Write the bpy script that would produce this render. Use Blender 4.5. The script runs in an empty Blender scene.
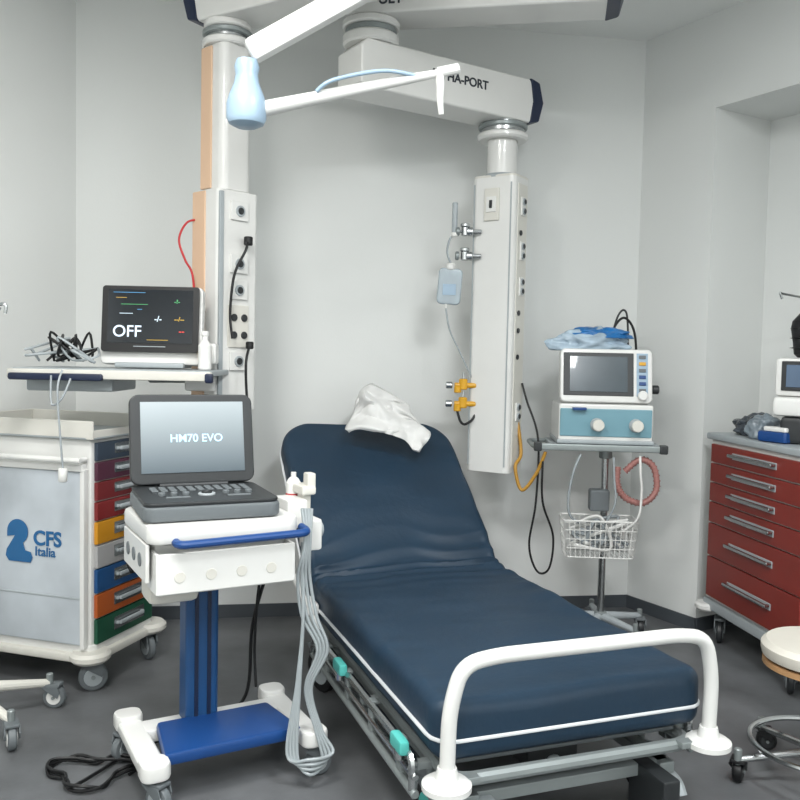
import bpy,bmesh,math,random
from mathutils import Vector,Matrix,noise
random.seed(4)
scene=bpy.context.scene
try: scene.view_settings.view_transform='Standard'
except Exception: pass
def T(x,y=None,z=None):
    return Matrix.Translation(x if y is None else (x,y,z))
def RX(a): return Matrix.Rotation(math.radians(a),4,'X')
def RY(a): return Matrix.Rotation(math.radians(a),4,'Y')
def RZ(a): return Matrix.Rotation(math.radians(a),4,'Z')
I4=Matrix.Identity(4)
# ---------------------------------------------------------------- materials
def lin(h):
    h=h.lstrip('#'); out=[]
    for i in (0,2,4):
        c=int(h[i:i+2],16)/255
        out.append(c/12.92 if c<=.04045 else ((c+.055)/1.055)**2.4)
    return out
def mat(name,hexc,rough=.5,metal=0,var=.05,scale=6,bump=0,trans=0,emit=0,coat=0,alpha=1,bscale=None,detail=4):
    m=bpy.data.materials.new(name); m.use_nodes=True; nt=m.node_tree; N=nt.nodes; L=nt.links
    b=N['Principled BSDF']; c=lin(hexc)
    tc=N.new('ShaderNodeTexCoord'); nz=N.new('ShaderNodeTexNoise'); nz.inputs['Scale'].default_value=scale; nz.inputs['Detail'].default_value=detail
    L.new(tc.outputs['Object'],nz.inputs['Vector'])
    r=N.new('ShaderNodeValToRGB'); r.color_ramp.elements[0].position=.3; r.color_ramp.elements[1].position=.7
    r.color_ramp.elements[0].color=(*[max(0,x*(1-var)) for x in c],1); r.color_ramp.elements[1].color=(*[min(1,x*(1+var)) for x in c],1)
    L.new(nz.outputs['Fac'],r.inputs['Fac']); L.new(r.outputs['Color'],b.inputs['Base Color'])
    b.inputs['Roughness'].default_value=rough; b.inputs['Metallic'].default_value=metal
    b.inputs['Transmission Weight'].default_value=trans; b.inputs['Coat Weight'].default_value=coat; b.inputs['Alpha'].default_value=alpha
    if emit:
        L.new(r.outputs['Color'],b.inputs['Emission Color']); b.inputs['Emission Strength'].default_value=emit
    if bump:
        n2=N.new('ShaderNodeTexNoise'); n2.inputs['Scale'].default_value=bscale or scale*4; n2.inputs['Detail'].default_value=6
        L.new(tc.outputs['Object'],n2.inputs['Vector'])
        bp=N.new('ShaderNodeBump'); bp.inputs['Strength'].default_value=bump; bp.inputs['Distance'].default_value=.01
        L.new(n2.outputs['Fac'],bp.inputs['Height']); L.new(bp.outputs['Normal'],b.inputs['Normal'])
    return m
WALL=mat('wall_paint','#dbdddb',.75,var=.012,scale=1.5,bump=.05,bscale=120)
CEIL=mat('ceiling_paint','#e6e8e6',.8,var=.015,scale=2)
FLOOR=mat('vinyl_floor','#5f6163',.42,var=.28,scale=4,bump=.04,bscale=60,detail=9)
BASEB=mat('baseboard_vinyl','#454a4f',.5,var=.05)
WHITE=mat('white_enamel','#d9d9d6',.35,var=.02,coat=.2)
CREAM=mat('cream_plastic','#d0cec6',.4,var=.02)
PEACH=mat('peach_plastic','#d6b598',.45,var=.02)
LGREY=mat('light_grey_plastic','#9fa6a9',.45,var=.04)
LBLUE=mat('pale_blue_plastic','#93aabd',.35,var=.03)
GREY=mat('grey_plastic','#63696c',.5,var=.05)
DGREY=mat('dark_grey_plastic','#26292b',.45,var=.08)
BLACK=mat('black_rubber','#0c0d0f',.5,var=.1)
NAVYP=mat('navy_plastic','#14203a',.4,var=.05)
CHROME=mat('brushed_chrome','#b9bcbd',.25,metal=1,var=.04)
STEEL=mat('painted_steel','#8d9494',.4,metal=.4,var=.06)
NAVY=mat('navy_vinyl','#112c40',.5,var=.10,scale=4,bump=.12,bscale=45)
PIPING=mat('white_piping','#d8dbdd',.6)
TEAL=mat('teal_plastic','#4fb0a8',.4)
ROYAL=mat('royal_blue_plastic','#123f7a',.4,var=.05)
BLUEP=mat('blue_paint','#1a4674',.4,var=.05)
TUBE=mat('clear_tubing','#b4bcc0',.2,trans=.35,var=.05)
RED=mat('dark_red_laminate','#7c2a22',.4,var=.06)
YEL=mat('yellow_plastic','#cf9a1c',.4)
REDW=mat('red_wire','#b3262a',.4)
HOSE=mat('pink_corrugated_hose','#a0706a',.5)
YHOSE=mat('yellow_hose','#b08330',.5)
PAPER=mat('paper_tissue','#dededc',.8,var=.02)
SCREENB=mat('dark_screen','#1b2026',.15,var=.1,coat=.5)
FROST=mat('frosted_plastic','#b4bbc1',.3,var=.16,scale=3.5,coat=.3)
EMW=mat('lamp_diffuser','#ffffff',.5,emit=3)
def emi(name,h,s=.8): return mat(name,h,.4,emit=s,var=.03)
TXT_DARK=mat('dark_print','#2a3038',.5); TXT_BLUE=mat('blue_print','#155a8c',.5)
TXT_W=emi('screen_white','#c5d3e0',.7); TXT_G=emi('screen_green','#4a9c62',.5); TXT_R=emi('screen_red','#c43c36',.5); TXT_Y=emi('screen_yellow','#b8963a',.4); TXT_C=emi('screen_blue','#4f8cb8',.5)
# ---------------------------------------------------------------- builder
def smooth(pts,n=8,closed=False):
    P=[Vector(p) for p in pts]; out=[]; m=len(P)
    if m<3: return P
    rng=range(m) if closed else range(m-1)
    for i in rng:
        if closed: a,b,c,d=P[i-1],P[i],P[(i+1)%m],P[(i+2)%m]
        else: a,b,c,d=P[max(i-1,0)],P[i],P[i+1],P[min(i+2,m-1)]
        for k in range(n):
            t=k/n
            out.append(.5*((2*b)+(c-a)*t+(2*a-5*b+4*c-d)*t*t+(3*b-a-3*c+d)*t**3))
    if not closed: out.append(P[-1])
    return out
def arcpath(pts,r=.05,n=6):
    P=[Vector(p) for p in pts]; out=[P[0]]
    for i in range(1,len(P)-1):
        a,b,c=P[i-1],P[i],P[i+1]
        rr=min(r,(a-b).length*.49,(c-b).length*.49)
        s=b+(a-b).normalized()*rr; e=b+(c-b).normalized()*rr
        for k in range(n+1):
            t=k/n; out.append((1-t)**2*s+2*t*(1-t)*b+t*t*e)
    out.append(P[-1]); return out
FR={}
class B:
    def __init__(s): s.bm=bmesh.new(); s.mats=[]
    def _m(s,mt):
        if mt not in s.mats: s.mats.append(mt)
        return s.mats.index(mt)
    def add(s,tb,M,mt):
        i=s._m(mt)
        for f in tb.faces: f.material_index=i
        if M is not None: tb.transform(M)
        me=bpy.data.meshes.new('tmp'); tb.to_mesh(me); tb.free()
        s.bm.from_mesh(me); bpy.data.meshes.remove(me); return s
    def box(s,size,loc,mt,bev=.004,M=None,seg=2):
        tb=bmesh.new(); bmesh.ops.create_cube(tb,size=1); tb.transform(Matrix.Diagonal((*size,1)))
        bev=min(bev,min(size)*.45)
        if bev>0: bmesh.ops.bevel(tb,geom=list(tb.edges),offset=bev,segments=seg,affect='EDGES',profile=.5)
        return s.add(tb,(T(*loc) if M is None else M@T(*loc)),mt)
    def lathe(s,prof,M,mt,n=28):
        tb=bmesh.new(); rings=[]
        for r,z in prof:
            if r<1e-6: rings.append([tb.verts.new((0,0,z))])
            else: rings.append([tb.verts.new((r*math.cos(2*math.pi*k/n),r*math.sin(2*math.pi*k/n),z)) for k in range(n)])
        for a,b in zip(rings,rings[1:]):
            for k in range(n):
                k2=(k+1)%n
                if len(a)==1 and len(b)==1: continue
                if len(a)==1: tb.faces.new((a[0],b[k],b[k2]))
                elif len(b)==1: tb.faces.new((a[k],a[k2],b[0]))
                else: tb.faces.new((a[k],a[k2],b[k2],b[k]))
        for rg,f in ((rings[0],1),(rings[-1],0)):
            if len(rg)>1: tb.faces.new(rg[::-1] if f else rg)
        bmesh.ops.recalc_face_normals(tb,faces=tb.faces)
        return s.add(tb,M,mt)
    def cyl(s,r,h,M,mt,bev=.003,n=28,r2=None):
        r2=r if r2 is None else r2; b=min(bev,h*.3,r*.5,max(r2*.5,1e-4))
        return s.lathe([(r-b,0),(r,b),(r2,h-b),(r2-b,h)],M,mt,n)
    def rod(s,a,b,r,mt,n=12,r2=None):
        a=Vector(a); b=Vector(b); d=b-a
        M=T(a)@d.to_track_quat('Z','Y').to_matrix().to_4x4()
        return s.cyl(r,d.length,M,mt,bev=r*.2,n=n,r2=r2)
    def tube(s,pts,r,mt,n=8,M=None,closed=False,rf=None):
        P=[Vector(p) for p in pts]; tb=bmesh.new(); m=len(P)
        t=(P[1]-P[0]).normalized(); u=t.orthogonal().normalized(); rings=[]
        for i in range(m):
            if closed: t2=(P[(i+1)%m]-P[i-1])
            else: t2=P[min(i+1,m-1)]-P[max(i-1,0)]
            if t2.length<1e-9: t2=t
            t2=t2.normalized(); qd=t.rotation_difference(t2); u=(qd@u); u=(u-t2*u.dot(t2)).normalized(); t=t2; v=t.cross(u)
            rr=r*(rf(i/(m-1)) if rf else 1)
            rings.append([tb.verts.new(P[i]+rr*(math.cos(2*math.pi*k/n)*u+math.sin(2*math.pi*k/n)*v)) for k in range(n)])
        prs=list(zip(rings,rings[1:]))
        if closed: prs.append((rings[-1],rings[0]))
        for a,b in prs:
            for k in range(n): tb.faces.new((a[k],a[(k+1)%n],b[(k+1)%n],b[k]))
        if not closed: tb.faces.new(rings[0][::-1]); tb.faces.new(rings[-1])
        bmesh.ops.recalc_face_normals(tb,faces=tb.faces)
        return s.add(tb,M,mt)
    def poly(s,pts,h,M,mt,bev=0,seg=2):
        tb=bmesh.new(); f=tb.faces.new([tb.verts.new((x,y,0)) for x,y in pts])
        ex=bmesh.ops.extrude_face_region(tb,geom=[f]); vs=[v for v in ex['geom'] if isinstance(v,bmesh.types.BMVert)]
        for v in vs: v.co.z+=h
        bmesh.ops.recalc_face_normals(tb,faces=tb.faces)
        if bev>0:
            es=[e for e in tb.edges if len(e.link_faces)==2 and e.calc_face_angle(0)>.9 ]
            bmesh.ops.bevel(tb,geom=es,offset=bev,segments=seg,affect='EDGES',profile=.5)
        return s.add(tb,M,mt)
    def rslab(s,w,d,h,r,M,mt,bev=.004,n=5):
        pts=[]
        for cx,cy,a0 in ((w/2-r,d/2-r,0),(-w/2+r,d/2-r,90),(-w/2+r,-d/2+r,180),(w/2-r,-d/2+r,270)):
            for k in range(n+1):
                a=math.radians(a0+90*k/n); pts.append((cx+r*math.cos(a),cy+r*math.sin(a)))
        return s.poly(pts,h,M,mt,bev)
    def text(s,txt,size,M,mt,ext=.0012,align='CENTER',bold=0):
        cu=bpy.data.curves.new('t','FONT'); cu.body=txt; cu.size=size; cu.extrude=ext; cu.align_x=align; cu.align_y='CENTER'; cu.offset=bold
        ob=bpy.data.objects.new('t',cu); scene.collection.objects.link(ob)
        dg=bpy.context.evaluated_depsgraph_get(); me=bpy.data.meshes.new_from_object(ob.evaluated_get(dg))
        tb=bmesh.new(); tb.from_mesh(me); bpy.data.objects.remove(ob); bpy.data.curves.remove(cu); bpy.data.meshes.remove(me)
        return s.add(tb,M,mt)
    def obj(s,name,parent=None,world=False,loc=None,rot=0,label=None,wn=True,sharp=28):
        if world and parent is not None: s.bm.transform(FR[parent.name].inverted())
        me=bpy.data.meshes.new(name); s.bm.to_mesh(me); s.bm.free()
        for m in s.mats: me.materials.append(m)
        for p in me.polygons: p.use_smooth=True
        me.set_sharp_from_angle(angle=math.radians(sharp))
        o=bpy.data.objects.new(name,me); scene.collection.objects.link(o)
        if parent is not None: o.parent=parent
        if loc is not None: o.location=loc
        if rot: o.rotation_euler[2]=math.radians(rot)
        if label: o['label']=label
        if wn:
            w=o.modifiers.new('wn','WEIGHTED_NORMAL'); w.keep_sharp=True
        lm=T(*(loc or (0,0,0)))@RZ(rot)
        FR[o.name]=(FR[parent.name] if parent is not None else I4)@lm
        return o
def thing(name,label,cat,loc=(0,0,0),rot=0,group=None):
    e=bpy.data.objects.new(name,None); e.empty_display_size=.1; e.location=loc; e.rotation_euler[2]=math.radians(rot)
    scene.collection.objects.link(e); e['label']=label; e['category']=cat
    if group: e['group']=group
    FR[e.name]=T(*loc)@RZ(rot); return e
def top(o,label,cat):
    o['label']=label; o['category']=cat; return o
FACE=RX(90)   # text facing -Y
# ---------------------------------------------------------------- camera
cam=bpy.data.cameras.new('camera'); co=bpy.data.objects.new('camera',cam); scene.collection.objects.link(co)
cam.sensor_width=36; cam.lens=36*850/800
co.matrix_world=T(0,0,1.3)@RX(90-3.05)@RZ(1.2)
scene.camera=co
# ---------------------------------------------------------------- room
H=2.92
def struct(o): o['kind']='structure'; return o
def prism(name,pts,z0,z1,mt):
    b=B(); b.poly(pts,z1-z0,T(0,0,z0),mt); return struct(b.obj(name,wn=False))
BL=(-1.52,3.98); BR=(1.215,4.415)
DR=Vector((.508,-.861)); NR=Vector((.861,.508))
def rw(t,s=0): v=Vector(BR)+DR*t+NR*s; return (v.x,v.y)
prism('wall_back',[BL,BR,(BR[0]-.013,BR[1]+.08),(BL[0]-.013,BL[1]+.08)],0,H,WALL)
LE=(-2.3,2.63)
prism('wall_back_left',[LE,BL,(BL[0]-.07,BL[1]+.04),(LE[0]-.07,LE[1]+.04)],0,H,WALL)
prism('wall_left',[LE,(LE[0]-.08,LE[1]),(LE[0]-.08,-1.6),(LE[0],-1.6)],0,H,WALL)
b=B(); NT=2.48; T0=.45
def seg(p,q_,z0,z1): b.poly([p,q_,(q_[0]+.07,q_[1]+.05),(p[0]+.07,p[1]+.05)],z1-z0,T(0,0,z0),WALL)
b.poly([rw(0),rw(T0),rw(T0,.42),rw(T0-.07,.42),rw(T0-.07,.08),rw(0,.08)],H,T(0,0,0),WALL)
b.poly([rw(T0,.40),rw(1.75,.40),rw(1.75,.47),rw(T0,.47)],NT+.06,T(0,0,0),WALL)
b.poly([rw(1.67,0),rw(1.75,0),rw(1.75,.40),rw(1.67,.40)],NT+.06,T(0,0,0),WALL)
b.poly([rw(T0,0),rw(1.67,0),rw(1.67,.40),rw(T0,.40)],H-NT,T(0,0,NT),WALL)
seg(rw(1.75),rw(2.2),0,H)
struct(b.obj('wall_back_right',wn=False))
RE=rw(2.2)
prism('wall_right',[RE,(RE[0]+.08,RE[1]),(RE[0]+.08,-1.6),(RE[0],-1.6)],0,H,WALL)
prism('wall_front',[(LE[0],-1.6),(RE[0],-1.6),(RE[0],-1.68),(LE[0],-1.68)],0,H,WALL)
foot=[(LE[0]-.1,-1.7),(RE[0]+.6,-1.7),(RE[0]+.6,4.6),(LE[0]-.1,4.6)]
prism('floor',foot,-.05,0,FLOOR); prism('ceiling',foot,H,H+.05,CEIL)
def bb(name,p,q_,h=.065,th=.008):
    p=Vector(p); q_=Vector(q_); d=(q_-p).normalized(); n=Vector((d.y,-d.x))
    prism(name,[tuple(p),tuple(q_),tuple(q_+n*th),tuple(p+n*th)],0,h,BASEB)
bb('baseboard_back',BL,BR); bb('baseboard_back_left',LE,BL); bb('baseboard_back_right',rw(0),rw(T0))
bb('baseboard_niche',rw(T0,.40),rw(1.67,.40)); bb('baseboard_niche_side',rw(T0,0),rw(T0,.4))
# ceiling light panels
for i,(x,y) in enumerate(((-.8,1.5),(.9,1.4),(-.7,-.5),(.8,-.5))):
    t=thing('ceiling_light','square recessed white ceiling light panel','ceiling light',(x,y,H-.03),group='ceiling light panels')
    b=B(); b.box((.66,.66,.025),(0,0,.0165),WHITE,.004); b.obj('frame',t)
    b=B(); b.box((.60,.60,.006),(0,0,.0005),EMW,.001); b.obj('diffuser',t)
    l=bpy.data.lights.new('panel_light','AREA'); l.shape='SQUARE'; l.size=.6; l.energy=(50 if y>0 else 56); l.color=(1,.988,.96) if i%2==0 else (.96,.985,1)
    lo=bpy.data.objects.new('panel_light',l); lo.location=(x,y,H-.045); scene.collection.objects.link(lo)
w=bpy.data.worlds.new('world'); scene.world=w; w.use_nodes=True
w.node_tree.nodes['Background'].inputs[0].default_value=(.8,.85,.9,1); w.node_tree.nodes['Background'].inputs[1].default_value=.3
# ---------------------------------------------------------------- shared parts
def caster(parent,loc,r=.05,rot=0,hub=LGREY,tire=BLACK,twin=False,fork=GREY):
    """loc = point on floor under stem; top of caster at 2r+.03"""
    b=B(); b.cyl(.012,.05,T(0,0,2*r-.005),STEEL,n=12)
    b.box((.046,r*1.5,.012),(0,-.012,2*r+.004),fork,.004)
    for sx in (-1,1):
        b.poly([(-r*.9,r*1.0),(r*.7,r*2.05),(-r*.9,r*2.05),(-r*1.1,r*1.5)],.005,T(sx*.022-.0025,-.0,0)@RZ(90)@RX(90),fork,.001)
    c=b.obj('caster',parent,loc=loc,rot=rot)
    b=B(); wd=.028 if not twin else .034
    prof=[(r*.35,-wd/2),(r*.8,-wd/2),(r*.95,-wd/2+.003),(r,-wd/4),(r,wd/4),(r*.95,wd/2-.003),(r*.8,wd/2),(r*.35,wd/2)]
    M=T(0,-.018,r)@RY(90)
    b.lathe(prof,M,tire,24)
    b.lathe([(0,-wd/2-.002),(r*.62,-wd/2-.002),(r*.66,-wd/2+.001),(r*.66,wd/2-.001),(r*.62,wd/2+.002),(0,wd/2+.002)],M,hub,20)
    b.lathe([(0,-wd/2-.006),(r*.15,-wd/2-.006),(r*.15,wd/2+.006),(0,wd/2+.006)],M,STEEL,12)
    b.obj('wheel',c); return c
# ================================================================ BED
BC=(.492,2.19,0); BR_=20.0
bed=thing('hospital_bed','adjustable hospital bed with grey tubular frame and white foot rail','hospital bed',BC,BR_)
ZD=.275; Y1=1.27; ANG=math.radians(42); LB=.79
ca,sa=math.cos(ANG),math.sin(ANG)
b=B()
b.tube(arcpath([(-.36,Y1,ZD-.035),(-.36,.0,ZD-.035),(.36,.0,ZD-.035),(.36,Y1,ZD-.035)],.06),.018,STEEL,10)
for y in (.3,.6,.9,1.2): b.rod((-.36,y,ZD-.035),(.36,y,ZD-.035),.012,STEEL)
b.box((.68,.38,.012),(0,.24,ZD-.012),GREY); b.box((.68,.38,.012),(0,.66,ZD-.012),GREY); b.box((.68,.34,.012),(0,1.07,ZD-.012),GREY)
b.obj('deck_frame',bed)
b=B(); Mb=T(0,Y1+.02,ZD-.03)@RX(42)
b.tube(arcpath([(-.34,0,0),(-.34,.76,0),(.34,.76,0),(.34,0,0)],.08),.016,STEEL,10,M=Mb)
for y in (.2,.4,.6): b.rod(Mb@Vector((-.34,y,0)),Mb@Vector((.34,y,0)),.010,STEEL)
b.box((.62,.66,.010),(0,.36,.018),GREY,M=Mb)
b.rod((-.2,1.05,.16),Mb@Vector((-.2,.4,0)),.014,STEEL); b.rod((.2,1.05,.16),Mb@Vector((.2,.4,0)),.014,STEEL)
b.obj('backrest_frame',bed)
b=B()
for sx in (-.30,.30): b.box((.05,1.40,.035),(sx,.72,.165),STEEL,.006)
for y in (.06,.7,1.38): b.box((.64,.05,.035),(0,y,.165),STEEL,.006)
for sx in (-.22,.22):
    b.rod((sx,.25,.17),(sx,.62,ZD-.04),.017,GREY); b.rod((sx,1.2,.17),(sx,.80,ZD-.04),.017,GREY)
b.rod((0,.12,.17),(0,.75,.2),.028,LGREY); b.rod((0,.5,.19),(0,1.1,.235),.018,CHROME)
b.box((.16,.10,.07),(0,.18,.195),DGREY,.01)
b.box((.055,.16,.15),(.24,.0,.11),DGREY,.008); b.box((.05,.10,.12),(-.26,.03,.11),LGREY,.008)
for sx in (-.30,.30): b.tube(arcpath([(sx,.1,.165),(sx*1.1,.02,.12),(sx*1.1,.0,.09)],.03),.02,LGREY,8)
b.obj('undercarriage',bed)
b=B(); b.box((.05,.13,.045),(-.435,1.20,.345),WHITE,.012); b.box((.03,.05,.09),(-.425,1.22,.29),LGREY,.008); b.tube(arcpath([(-.42,1.1,.28),(-.45,1.2,.36),(-.45,1.45,.42)],.05),.012,WHITE,10); b.obj('head_bumper',bed,label='white plastic corner bumper')
for x,y,r in ((-.38,1.24,.085),(.36,1.24,.085),(-.34,.2,.075),(.34,.2,.075)):
    caster(bed,(x,y,0),r,20,hub=TEAL if y<1 and x<0 else LGREY)
# foot rail
RW=.392
b=B(); b.tube(arcpath([(-RW,-.03,.27),(-RW,-.035,.44),(-RW+.03,-.04,.55),(-.27,-.042,.565),(.27,-.042,.565),(RW-.03,-.04,.55),(RW,-.035,.44),(RW,-.03,.27)],.07),.0195,WHITE,14)
b.obj('foot_rail',bed)
for i,sx in enumerate((-1,1)):
    b=B(); b.lathe([(0,0),(.05,0),(.062,.006),(.062,.02),(.05,.028),(.03,.032),(.024,.06),(0,.06)],T(sx*RW,-.03,.235),WHITE); b.box((.10,.03,.02),(sx*(RW-.04),-.02,.25),STEEL); b.obj('rail_socket',bed)
# folded side rails
for sx in (-1,1):
    b=B(); x=sx*.43
    b.tube(arcpath([(x,.10,.18),(x,.10,.265),(x,1.1,.265),(x,1.16,.18)],.03),.013,CHROME,8)
    b.rod((x,.08,.22),(x,1.15,.22),.010,CHROME); b.rod((x,.08,.175),(x,1.15,.175),.012,STEEL)
    for y in (.2,.45,.7,.95): b.box((.02,.035,.12),(x-sx*.005,y,.22),STEEL,.004)
    for y in (.12,.55,1.0): b.box((.09,.03,.02),(sx*.385,y,.235),STEEL,.003)
    b.obj('side_rail',bed)
    for y in ((.16,.73) if sx<0 else (.73,)):
        b=B(); b.box((.03,.085,.04),(sx*.447,y,.28),TEAL,.01); b.rod((sx*.447,y,.235),(sx*.447,y,.27),.014,CHROME); b.obj('release_lever',bed,label='teal plastic release lever')
# mattress
def mattress():
    b=B(); tb=bmesh.new(); th=.155; W=.815; zc=ZD+.008+th/2
    L1=Y1-.03; R=.18
    arc=R*ANG; Ltot=L1+arc+LB
    def path(s):
        if s<L1: return Vector((0,s+.0,zc)),Vector((0,0,1))
        if s<L1+arc:
            a=(s-L1)/R; return Vector((0,L1+R*math.sin(a),zc+R*(1-math.cos(a)))),Vector((0,-math.sin(a),math.cos(a)))
        d=s-L1-arc; return Vector((0,L1+R*sa+d*ca,zc+R*(1-ca)+d*sa)),Vector((0,-sa,ca))
    ends=[0,.002,.006,.012,.02,.03,.04,.055,.07]
    S=ends+[.085+(Ltot-.17)*k/230 for k in range(231)]+[Ltot-e for e in ends[::-1]]
    rings=[]
    pl=[];pr=[]
    for s in S:
        p,nv=path(s)
        dh=Ltot-s
        w=W/2
        if s<.06: w=W/2-.06+.06*math.sqrt(max(0,1-((.06-s)/.06)**2))
        if dh<.13: w=W/2-.13+.13*math.sqrt(max(0,1-((.13-dh)/.13)**2))
        t=th/2
        if dh<.4: t=th/2-.02*(1-dh/.4)
        for e in (s,dh):
            if e<.035: t=min(t,th/2-.035+.035*math.sqrt(max(0,1-((.035-e)/.035)**2)))
        rc=.035; ring=[]
        nx=44; pts=[]
        for k in range(nx+1): pts.append((-w+rc+(2*w-2*rc)*k/nx,t,1))
        for k in range(1,6): a=math.radians(90-90*k/6); pts.append((w-rc+rc*math.cos(a),t-rc+rc*math.sin(a),.5))
        for k in range(4): pts.append((w,t-rc-(2*t-2*rc)*k/3,0))
        for k in range(1,6): a=math.radians(-90*k/6); pts.append((w-rc+rc*math.cos(a),-t+rc+rc*math.sin(a),0))
        pts.append((w-rc,-t,0)); pts.append((0,-t,0)); pts.append((-w+rc,-t,0))
        for k in range(1,6): a=math.radians(-90-90*k/6); pts.append((-w+rc+rc*math.cos(a),-t+rc+rc*math.sin(a),0))
        for k in range(4): pts.append((-w,-t+rc+(2*t-2*rc)*k/3,0))
        for k in range(1,6): a=math.radians(180-90*k/6); pts.append((-w+rc+rc*math.cos(a),t-rc+rc*math.sin(a),.5))
        for x,z,tp in pts:
            d=0
            q=Vector((x*2.2,s*3,0))
            hingew=math.exp(-((s-L1-.08)/.19)**2)
            d+=.010*noise.noise(q)+.004*noise.noise(q*2.3)
            if tp>0:
                n1=noise.noise(Vector((x*2.5,s*2.5,4.0)))
                wv=1-abs(math.sin(s*34+3.2*n1+abs(x-.05)*6))*2
                d+=tp*hingew*.010*wv*(.35+min(1,abs(x)/.4)*.9)
                n2=noise.noise(Vector((x*1.5,s*9,9)))
                d+=tp*.005*n2*math.exp(-((s-L1+.15)/.45)**2)
                side=math.exp(-((abs(x)-.37)/.07)**2)
                d+=tp*side*.005*math.sin(s*42+4*noise.noise(Vector((x,s*5,1))))*(.4+hingew)
                d-=tp*.012*(1-(x/.4)**2)*math.exp(-((s-.7)/.5)**2)
            co_=p+nv*(z+d*(1 if z>0 else .3)); co_.x=x+(0 if tp==1 else .004*noise.noise(Vector((x,s*9,z*6))))
            ring.append(tb.verts.new(co_))
        rings.append(ring)
        zz=-.02
        pl.append((p+nv*zz)+Vector((-w-.003,0,0))); pr.append((p+nv*zz)+Vector((w+.003,0,0)))
    n=len(rings[0])
    for a,c in zip(rings,rings[1:]):
        for k in range(n): tb.faces.new((a[k],a[(k+1)%n],c[(k+1)%n],c[k]))
    tb.faces.new(rings[0][::-1]); tb.faces.new(rings[-1])
    bmesh.ops.recalc_face_normals(tb,faces=tb.faces)
    b.add(tb,None,NAVY)
    cut=[i for i,s in enumerate(S) if s<Ltot*.97]
    path_=[pl[i] for i in reversed(cut)]+[pr[i] for i in cut]
    return b,path_
b,pp=mattress()
mt=thing('mattress','dark navy vinyl mattress with white piping and raised backrest','mattress',BC,BR_)
b.obj('mattress_cover',mt,wn=False,sharp=60)
b=B(); b.tube(pp[::2],.0055,PIPING,6); b.obj('piping',mt,wn=False,sharp=60,label='white piping along the mattress edge')
# paper on the bed head
def patch(rows,th,mt,amp,seed,sub=10,f_=9):
    R_=len(rows); C=len(rows[0]); tb=bmesh.new(); g=[]
    nr=(R_-1)*sub; nc=(C-1)*sub
    for i in range(nr+1):
        u=i/sub; r0=min(int(u),R_-2); fu=u-r0; row=[]
        for j in range(nc+1):
            v=j/sub; c0=min(int(v),C-2); fv=v-c0
            p=(Vector(rows[r0][c0])*(1-fu)*(1-fv)+Vector(rows[r0+1][c0])*fu*(1-fv)+Vector(rows[r0][c0+1])*(1-fu)*fv+Vector(rows[r0+1][c0+1])*fu*fv)
            q=p*f_+Vector((seed,0,0))
            p=p+Vector((noise.noise(q)*.5,noise.noise(q+Vector((5,3,1))),noise.noise(q+Vector((9,9,2)))*.5))*amp-Vector((0,abs(noise.noise(q*1.7))*amp,0))
            row.append(tb.verts.new(p))
        g.append(row)
    for i in range(nr):
        for j in range(nc): tb.faces.new((g[i][j],g[i][j+1],g[i+1][j+1],g[i+1][j]))
    b=B(); b.add(tb,None,mt); return b
b=patch([[(-.19,3.93,1.12),(-.14,3.95,1.155),(-.07,3.96,1.13),(.0,4.0,1.09)],
         [(-.215,3.86,1.04),(-.14,3.82,1.08),(-.03,3.86,1.05),(.06,3.92,1.02)],
         [(-.245,3.80,.965),(-.12,3.78,.985),(.0,3.80,.975),(.125,3.87,.95)],
         [(-.235,3.77,.945),(-.10,3.75,.955),(.02,3.75,.91),(.10,3.79,.865)]],0,PAPER,.06,2,f_=10)
o=b.obj('paper_sheet',wn=False,sharp=50); top(o,'crumpled white paper sheet on top of the raised backrest','paper')
md=o.modifiers.new('s','SOLIDIFY'); md.thickness=.002
# ================================================================ PENDANTS
def socket_plate(b,x,z,y,n,M,sz=.05):
    b.box((sz,.012,sz*n),(x,y,z),WHITE,.003,M=M)
    for k in range(n):
        zz=z+(k-(n-1)/2)*sz
        b.cyl(.016,.006,M@T(x,y-.0055,zz)@RX(90),LGREY,.001,16)
        b.cyl(.011,.004,M@T(x,y-.0105,zz)@RX(90),DGREY,.001,14)
# right
pr_=thing('ceiling_pendant','white ceiling-mounted medical supply column with double swivel arm','ceiling pendant',(.445,3.95,0),-33)
W_,D_=.215,.17
b=B(); b.rslab(W_,D_,1.34,.03,T(0,0,.77),WHITE,.004)
b.rslab(W_*.985,D_*.985,.02,.03,T(0,0,2.10),CREAM,.004)
for sx in (-1,1): b.box((.006,.004,1.28),(sx*.092,-D_/2-.0005,1.44),LGREY,.001)
b.box((.02,D_*.55,1.28),(W_/2-.006,.0,1.44),CREAM,.003)
b.obj('column',pr_)
b=B(); b.box((.075,.012,.145),(-.0,-D_/2-.005,1.985),CREAM,.004); b.box((.05,.01,.07),(0,-D_/2-.012,1.985),WHITE,.003); b.box((.014,.008,.035),(0,-D_/2-.018,1.985),DGREY,.002)
b.obj('wall_socket',pr_,label='cream switch plate')
for z in (1.98,1.78,1.62,1.05):
    b=B(); Ms=T(W_/2+.004,0,z)@RZ(90); socket_plate(b,0,0,0,2,Ms,.042); b.obj('power_socket',pr_)
for z in (1.86,1.50,1.42,1.30):
    b=B(); b.cyl(.012,.006,T(W_/2+.004,-.02,z)@RY(90),DGREY,.001,12); b.obj('outlet',pr_)
b=B(); b.cyl(.068,.17,T(0,0,2.115),WHITE,.004,32); b.lathe([(.085,0),(.085,.01),(.078,.02),(.07,.02)],T(0,0,2.11),LGREY); b.obj('column_tube',pr_)
b=B(); b.cyl(.115,.03,T(0,0,2.285),WHITE,.008,36); b.cyl(.10,.05,T(0,0,2.315),CHROME,.004,36); b.cyl(.112,.02,T(0,0,2.335),STEEL,.004,36); b.obj('swivel_joint',pr_)
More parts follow.
